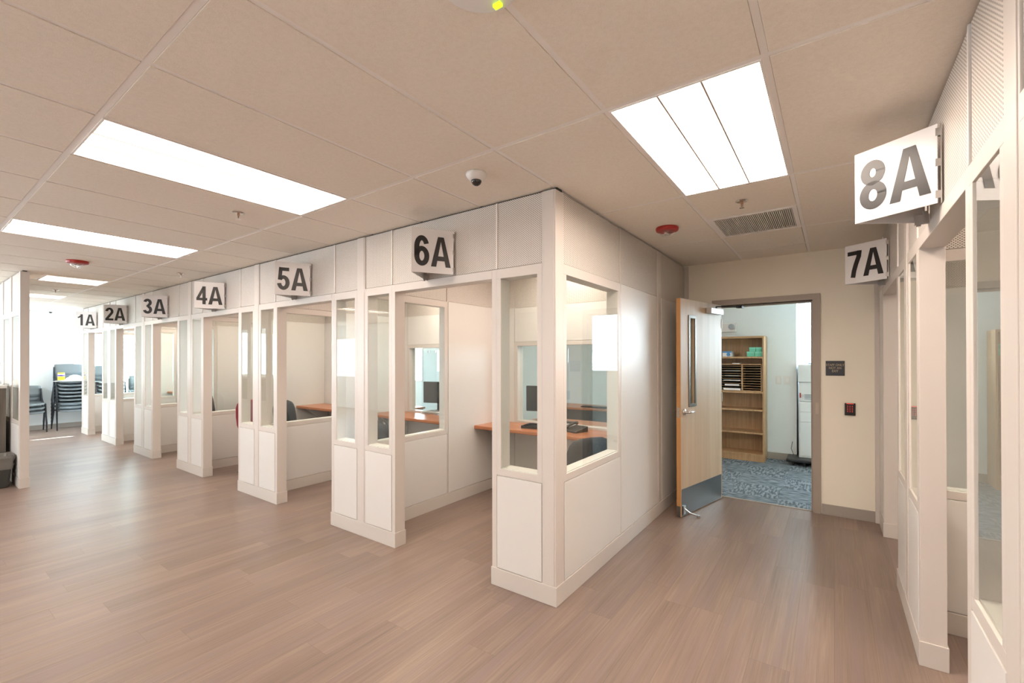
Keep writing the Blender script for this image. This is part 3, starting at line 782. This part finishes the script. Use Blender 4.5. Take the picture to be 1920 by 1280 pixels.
tag(MB().box(-1.27, -1.17, BY0 + .03, BY0 + .2, sz1, sz1 + .012).build('paper_pad', 'paper'), 'small white paper pad lying on top of the wooden sorter', 'paper')
o = empty('emergency_light', (-1.40, YN, 2.02), 0, 'white wall unit with round lamp above the bookcase', 'emergency light')
MB().box(-.14, .14, -.05, 0, -.07, .075).build('case', 'whitep', o, bev=.008)
MB().lathe([(.045, 0), (.045, -.03), (.03, -.045), (0, -.045)], (.07, -.05, .01), 24, 'Y').build('lamp_head', 'copierg', o)
for x, s_ in ((-.682, 'left'), (-.572, 'right')):
    o = empty('light_switch', (x, YN, 1.20), 0, 'white wall switch plate beside the bookcase, the %s one' % s_, 'light switch', 'wall switches')
    MB().box(-.041, .041, -.007, 0, -.062, .062).build('plate', 'whitep', o, bev=.003)
    MB().box(-.017, .017, -.011, -.007, -.033, .033).build('rocker', 'paper', o, bev=.002)
# copier
o = empty('copier', (.02, 7.50, .10), 0, 'white office copier with drawers beyond the open door', 'copier')
MB().box(-.435, .30, 0, .6, 0, .80).build('cabinet', 'copier', o, bev=.006)
MB().box(-.435, .30, .02, .6, .803, 1.08).build('body', 'copier', o, bev=.01)
MB().box(-.44, .32, .0, .6, 1.083, 1.34).build('scanner', 'copier', o, bev=.012)
MB().box(-.26, .2, -.004, .0, 1.10, 1.30).build('panel', 'copierg', o, bev=.002)
lv = MB()
for k in range(4): lv.box(-.36, .25, .012, .02, .84 + k * .02, .85 + k * .02)
lv.build('louvres', 'copierg', o)
for z0_, z1_ in ((.03, .50), (.515, .645), (.66, .79)):
    d_ = MB().box(-.42, .285, -.012, 0, z0_, z1_).build('drawer', 'copier', o, bev=.004)
    MB().box(-.2, .1, -.018, -.012, z1_ - .03, z1_ - .015).build('handle', 'copierg', d_)
MB().box(-.42, -.405, -.02, 0, .86, .93).build('key_tag', 'red', o)
tag(MB().box(-.30, .05, 7.52, 7.8, 1.445, 1.46).build('folded_cloth', 'blue'), 'flat blue folder lying on top of the copier', 'folder')
o = empty('dolly', (-.12, 7.30, 0), 0, 'low black rolling platform under the copier', 'platform')
MB().box(-.44, .5, 0, .85, .055, .10).build('deck', 'blackp', o, bev=.012)
for x in (-.36, -.22, .4):
    for y in (.08, .75): MB().lathe([(.027, -.012), (.027, .012), (0, .012)], (x, y, .027), 14, 'X').box(x - .02, x + .02, y - .02, y + .02, .045, .056).build('caster', 'blackp', o)
tag(MB().tube([(-.50, 7.60, .3), (-.515, 7.58, .2), (-.49, 7.6, .12), (-.505, 7.55, .02), (-.46, 7.5, .01), (-.40, 7.47, .008)], .004, 6).build('power_cord', 'blackp'), 'thin black power cord hanging by the copier', 'cord')

# ------------------------------------------------------------------ chairs
def stack_chair():
    e = empty('stacking_chair', (0, 0, 0))
    def slab(pts, wd, th, taper=0):
        rs = []
        n = len(pts)
        for k, (x, z) in enumerate(pts):
            x2, z2 = pts[min(k + 1, n - 1)]; x1_, z1_ = pts[max(k - 1, 0)]
            d = Vector((x2 - x1_, z2 - z1_)).normalized(); nn = Vector((-d.y, d.x)) * th
            ring = []
            for s_ in range(9):
                f_ = s_ / 8 * 2 - 1; ww = wd / 2 * (1 - taper * (2 * k / (n - 1) - 1) ** 4)
                sag = -.018 * (1 - f_ * f_)
                ring.append((x + nn.x * (sag / th * 1.0), f_ * ww, z + nn.y * (sag / th * 1.0)))
            for s_ in range(8, -1, -1):
                f_ = s_ / 8 * 2 - 1; ww = wd / 2 * (1 - taper * (2 * k / (n - 1) - 1) ** 4)
                sag = -.018 * (1 - f_ * f_)
                ring.append((x + nn.x * (sag / th + 1), f_ * ww, z + nn.y * (sag / th + 1)))
            rs.append(ring)
        return MB().rings(rs)
    # faces +x
    slab([(-.19, .445), (-.15, .437), (-.05, .433), (.06, .435), (.15, .44), (.20, .43), (.225, .405)], .47, .012, .12).build('seat', 'greyp', e, smooth=True)
    slab([(-.205, .56), (-.222, .64), (-.236, .72), (-.248, .79), (-.252, .80)], .46, .012, .10).build('backrest', 'greyp', e, smooth=True)
    for s_ in (-1, 1):
        MB().tube([(.23, s_ * .255, 0), (.13, s_ * .25, .42), (-.10, s_ * .25, .43), (-.205, s_ * .245, .50), (-.235, s_ * .235, .74)], .011, 8).build('side_frame', 'darkmetal', e, smooth=True)
        MB().tube([(-.25, s_ * .27, 0), (-.03, s_ * .262, .425)], .011, 8).build('leg', 'darkmetal', e, smooth=True)
    MB().tube([(.12, -.25, .41), (.12, .25, .41)], .009, 8).tube([(-.12, -.25, .42), (-.12, .25, .42)], .009, 8).build('cross_bar', 'darkmetal', e)
    return e
proto = stack_chair(); used = False
def put_chair(x, y, z, rz, lab, grp):
    global used
    o = proto if not used else copy_tree(proto); used = True
    o.location = (x, y, z); o.rotation_euler = (0, 0, rz); tag(o, lab, 'chair', grp)
ordn = ['bottom', 'second', 'third', 'fourth', 'fifth', 'sixth', 'seventh', 'eighth', 'top']
def stack(x, y, n, desc, dz=.083, dx=-.0):
    for k in range(n):
        nm = 'topmost' if k == n - 1 else ('bottom' if k == 0 else ordn[k] + ' from the bottom')
        put_chair(x + dx * k, y, k * dz, 0, 'grey stacking chair, %s in %s' % (nm, desc), 'grey stacking chairs by the far end wall')
stack(-13.92, 1.70, 3, 'the low stack beside the left end post')
stack(-13.92, 2.36, 9, 'the tall stack carrying the yellow canister', .078)
stack(-13.92, 2.98, 8, 'the tall stack seen behind doorway 1A', .083)
stack(-13.92, 3.62, 5, 'the stack seen through doorway 2A', .083)
# things on the tall stack
zt = 8 * .078 + .437
o = empty('wipes_canister', (-13.86, 2.19, zt), 0, 'yellow and white wipes canister with violet band on the tall chair stack', 'canister')
MB().lathe([(.055, 0), (.056, .012), (.056, .15), (.05, .155), (0, .155)], n=24).build('body', 'whitep', o)
MB().lathe([(.0565, .02), (.0565, .10), (.0, .10)], n=24).build('label', 'yellow', o)
MB().lathe([(.057, .105), (.057, .135), (.0, .135)], n=24).build('band', 'purple', o)
MB().lathe([(.052, .155), (.054, .175), (.05, .185), (0, .185)], n=24).build('lid', 'yellow', o)
o = MB()
rr = random.Random(2); rs = []
for k in range(7):
    z_ = k / 6; rad = .13 * (1 - z_) ** .6 + .015
    rs.append([(rad * math.cos(a_ * PI / 8) * rr.uniform(.8, 1.2), 1.25 * rad * math.sin(a_ * PI / 8) * rr.uniform(.8, 1.2), .13 * z_) for a_ in range(16)])
o.rings(rs); o = o.build('plastic_bag', 'paper'); o.location = (-13.86, 2.40, zt); tag(o, 'crumpled white bag beside the yellow canister on the chair stack', 'bag')
tag(MB().box(-14.02, -13.68, 2.08, 2.62, zt - .006, zt - .001).build('paper_sheet', 'paper'), 'white sheet lying on the topmost seat under the canister', 'paper')

def office_chair(m, arms=True, high=1.0):
    e = empty('office_chair', (0, 0, 0))
    def cushion(w_, d_, h_, c):
        mb = MB(); rs = []
        for z_, k in ((-.5, .80), (-.35, .95), (0, 1.0), (.35, .95), (.5, .80)):
            ring = []
            for i in range(20):
                a_ = 2 * PI * i / 20; cx_ = abs(math.cos(a_)) ** .55 * (1 if math.cos(a_) >= 0 else -1); sy_ = abs(math.sin(a_)) ** .55 * (1 if math.sin(a_) >= 0 else -1)
                ring.append((c[0] + cx_ * d_ / 2 * k, c[1] + sy_ * w_ / 2 * k, c[2] + z_ * h_))
            rs.append(ring)
        return mb.rings(rs)
    cushion(.48, .46, .09, (0.02, 0, .47)).build('seat', m, e, smooth=True)
    bk = cushion(.44, .46, .07, (0, 0, 0)); 
    bk.xf(Matrix.Translation((-.24, 0, .76 * high)) @ Matrix.Rotation(-PI / 2 - .14, 4, 'Y'))
    # bow the back
    bk.v = [(x + .25 * y * y, y, z) for x, y, z in bk.v]
    bk.build('backrest', m, e, smooth=True)
    MB().tube([(-.02, 0, .40), (-.20, 0, .40), (-.29, 0, .47), (-.275, 0, .66)], .018, 10).build('back_support', 'blackp', e, smooth=True)
    if arms:
        for s_ in (-1, 1):
            a_ = MB().tube([(0, s_ * .22, .43), (.02, s_ * .29, .45), (.0, s_ * .29, .58), (-.02, s_ * .285, .655)], .014, 8)
            a_.box(-.14, .12, s_ * .285 - .035, s_ * .285 + .035, .655, .685); a_.build('armrest', 'blackp', e, bev=.008)
    MB().lathe([(.028, .10), (.028, .28), (.018, .28), (.018, .42), (0, .42)], n=16).build('gas_lift', 'blackp', e)
    for k in range(5):
        a_ = k * 2 * PI / 5; x, y = math.cos(a_), math.sin(a_)
        L_ = MB().tube([(0, 0, .115), (x * .15, y * .15, .10), (x * .28, y * .28, .07)], [.024, .02, .014], 8).build('base_arm', 'blackp', e)
        MB().lathe([(.026, -.02), (.026, .02), (0, .02)], (x * .28, y * .28, .0275), 14, 'X').build('caster', 'blackp', L_)
    return e
def put_office(x, y, rz, m, lab, **k):
    o = office_chair(m, **k); o.location = (x, y, 0); o.rotation_euler = (0, 0, rz); tag(o, lab, 'chair')
put_office(-5.72, 3.10, .55, 'fabric', 'charcoal office chair with arms in booth 4A seen through doorway 5A')
put_office(-6.56, 2.98, 2.3, 'maroon', 'maroon upholstered chair partly hidden behind the pier right of doorway 4A', arms=False)
put_office(-4.12, 3.34, 1.45, 'blackp', 'low black chair under the counter of booth 5A', arms=False, high=.83)
put_office(-1.88, 3.42, 2.65, 'fabric', 'dark mesh chair tucked beneath the counter of booth 6A', arms=False, high=.86)
put_office(-8.55, 3.35, 1.2, 'fabric', 'dark chair in booth 3A seen through doorway 3A', arms=False, high=.95)

# ------------------------------------------------------------------ staff desks behind the service windows
def staff_desk(x, y, lab, wd=1.5):
    e = empty('staff_desk', (x, y, 0), 0, lab, 'desk')
    MB().box(-wd / 2, wd / 2, 0, .62, .715, .745).build('desktop', 'cherry', e, bev=.006)
    for s_ in (-1, 1): MB().box(s_ * (wd / 2 - .03) - .012, s_ * (wd / 2 - .03) + .012, .04, .58, 0, .715).build('leg_panel', 'copierg', e)
    MB().box(-wd / 2 + .05, wd / 2 - .05, .56, .575, .30, .715).build('modesty_panel', 'copierg', e)
def monitor(x, y, z, rz, lab):
    e = empty('monitor', (x, y, z), rz, lab, 'monitor')
    MB().box(-.26, .26, -.02, .02, .12, .44).build('screen', 'screen', e, bev=.006)
    MB().box(-.03, .03, .0, .04, .0, .2).build('stand', 'blackp', e); MB().box(-.12, .12, -.09, .1, 0, .015).build('foot', 'blackp', e, bev=.004)
def keyboard(x, y, z, rz, lab):
    e = empty('keyboard', (x, y, z), rz, lab, 'keyboard')
    MB().box(-.22, .22, -.07, .07, 0, .018).build('case', 'blackp', e, bev=.004)
    kb = MB()
    for r_ in range(5):
        for c_ in range(14): kb.box(-.205 + c_ * .0295, -.181 + c_ * .0295, -.058 + r_ * .024, -.040 + r_ * .024, .018, .024)
    kb.build('keys', 'darkmetal', e)
for n in range(5):
    cxn = -2.42 - n * PITCH
    staff_desk(cxn - .05, 4.42, 'wood staff desk right behind the service window of booth %s' % doors[n])
    monitor(cxn - .56, 4.72, .745, .25, 'dark computer monitor behind the service window of booth %s' % doors[n])
staff_desk(-3.3, 6.25, 'wood desk deeper in the staff area behind booth 6A', 1.4)
keyboard(-2.75, 4.66, .745, .1, 'black keyboard on the desk behind booth 6A')
keyboard(-3.15, 6.45, .745, 0, 'black keyboard on the far desk in the staff area')
o = empty('document_tray', (-2.62, 4.02, .780), .15, 'flat black tray on the counter of booth 6A', 'tray')
MB().box(-.17, .17, -.11, .11, 0, .006).box(-.17, .17, .10, .11, .006, .03).box(-.17, .17, -.11, -.10, .006, .03).box(-.17, -.16, -.10, .10, .006, .03).box(.16, .17, -.10, .10, .006, .03).build('tray', 'blackp', o)
o = empty('pen_cup', (-4.50, 4.50, .745), 0, 'mesh pen cup with pens behind the service window of booth 5A', 'pen cup')
MB().lathe([(.04, 0), (.045, .10), (.041, .10), (.037, .005), (0, .005)], n=20).build('cup', 'darkmetal', o)
for k in range(5): MB().tube([(0, 0, .01), (.035 * math.cos(k * 1.3), .035 * math.sin(k * 1.3), .17)], .004, 6).build('pen', ['blue', 'blackp', 'red', 'whitep', 'blue'][k], o)
o = empty('phone', (-2.18, 4.02, .780), -.3, 'dark desk phone beside the glass screen on the counter of booth 6A', 'phone')
MB().add([(-.09, -.09, 0), (.09, -.09, 0), (.09, .09, 0), (-.09, .09, 0), (-.09, -.09, .02), (.09, -.09, .02), (.09, .09, .055), (-.09, .09, .055)],
         [(3, 2, 1, 0), (4, 5, 6, 7), (0, 1, 5, 4), (1, 2, 6, 5), (2, 3, 7, 6), (3, 0, 4, 7)]).build('body', 'blackp', o, bev=.004)
MB().tube([(-.06, -.07, .045), (-.06, -.04, .058), (-.06, .05, .08), (-.06, .08, .075)], [.02, .013, .013, .02], 10).build('handset', 'blackp', o, smooth=True)

# ------------------------------------------------------------------ reception counter and bin at far left
o = empty('reception_counter', (-9.6, .45, 0), 0, 'grey-brown wood reception counter with white top at left edge', 'counter')
MB().box(-1.05, 1.05, -.4, .42, .08, 1.17).build('carcass', 'greywood', o, bev=.002)
MB().box(-1.02, 1.0, -.36, .38, 0, .08).build('toe_kick', 'dark', o)
MB().box(-1.08, 1.08, -.43, .425, 1.17, 1.205).build('countertop', 'whitep', o, bev=.004)
o = empty('trash_bin', (-8.28, .74, 0), 0, 'grey waste bin with plastic liner at the left edge', 'bin')
def rrect(a, b, r, z, n=6, j=0):
    pts = []
    for q, (sx_, sy_) in enumerate(((1, 1), (-1, 1), (-1, -1), (1, -1))):
        for k in range(n):
            an = (q * 90 + k * 90 / (n - 1)) * PI / 180
            jj = random.uniform(-j, j)
            pts.append((sx_ * (a - r) + (r + jj) * math.cos(an), sy_ * (b - r) + (r + jj) * math.sin(an), z + random.uniform(-j, j) * .8))
    return pts
MB().rings([rrect(.145, .11, .03, 0), rrect(.15, .115, .03, .01), rrect(.185, .145, .035, .36), rrect(.175, .135, .035, .36), rrect(.14, .105, .03, .02)]).build('bin', 'trash', o, smooth=False)
MB().rings([rrect(.183, .143, .035, .22, 6, .006), rrect(.19, .15, .035, .27, 6, .006), rrect(.188, .148, .035, .30, 6, .008), rrect(.197, .157, .035, .345, 6, .006), rrect(.192, .152, .035, .385, 6, .006), rrect(.17, .13, .035, .37, 6, .003), rrect(.16, .12, .03, .2)], False).build('liner', 'bag', o, smooth=True)
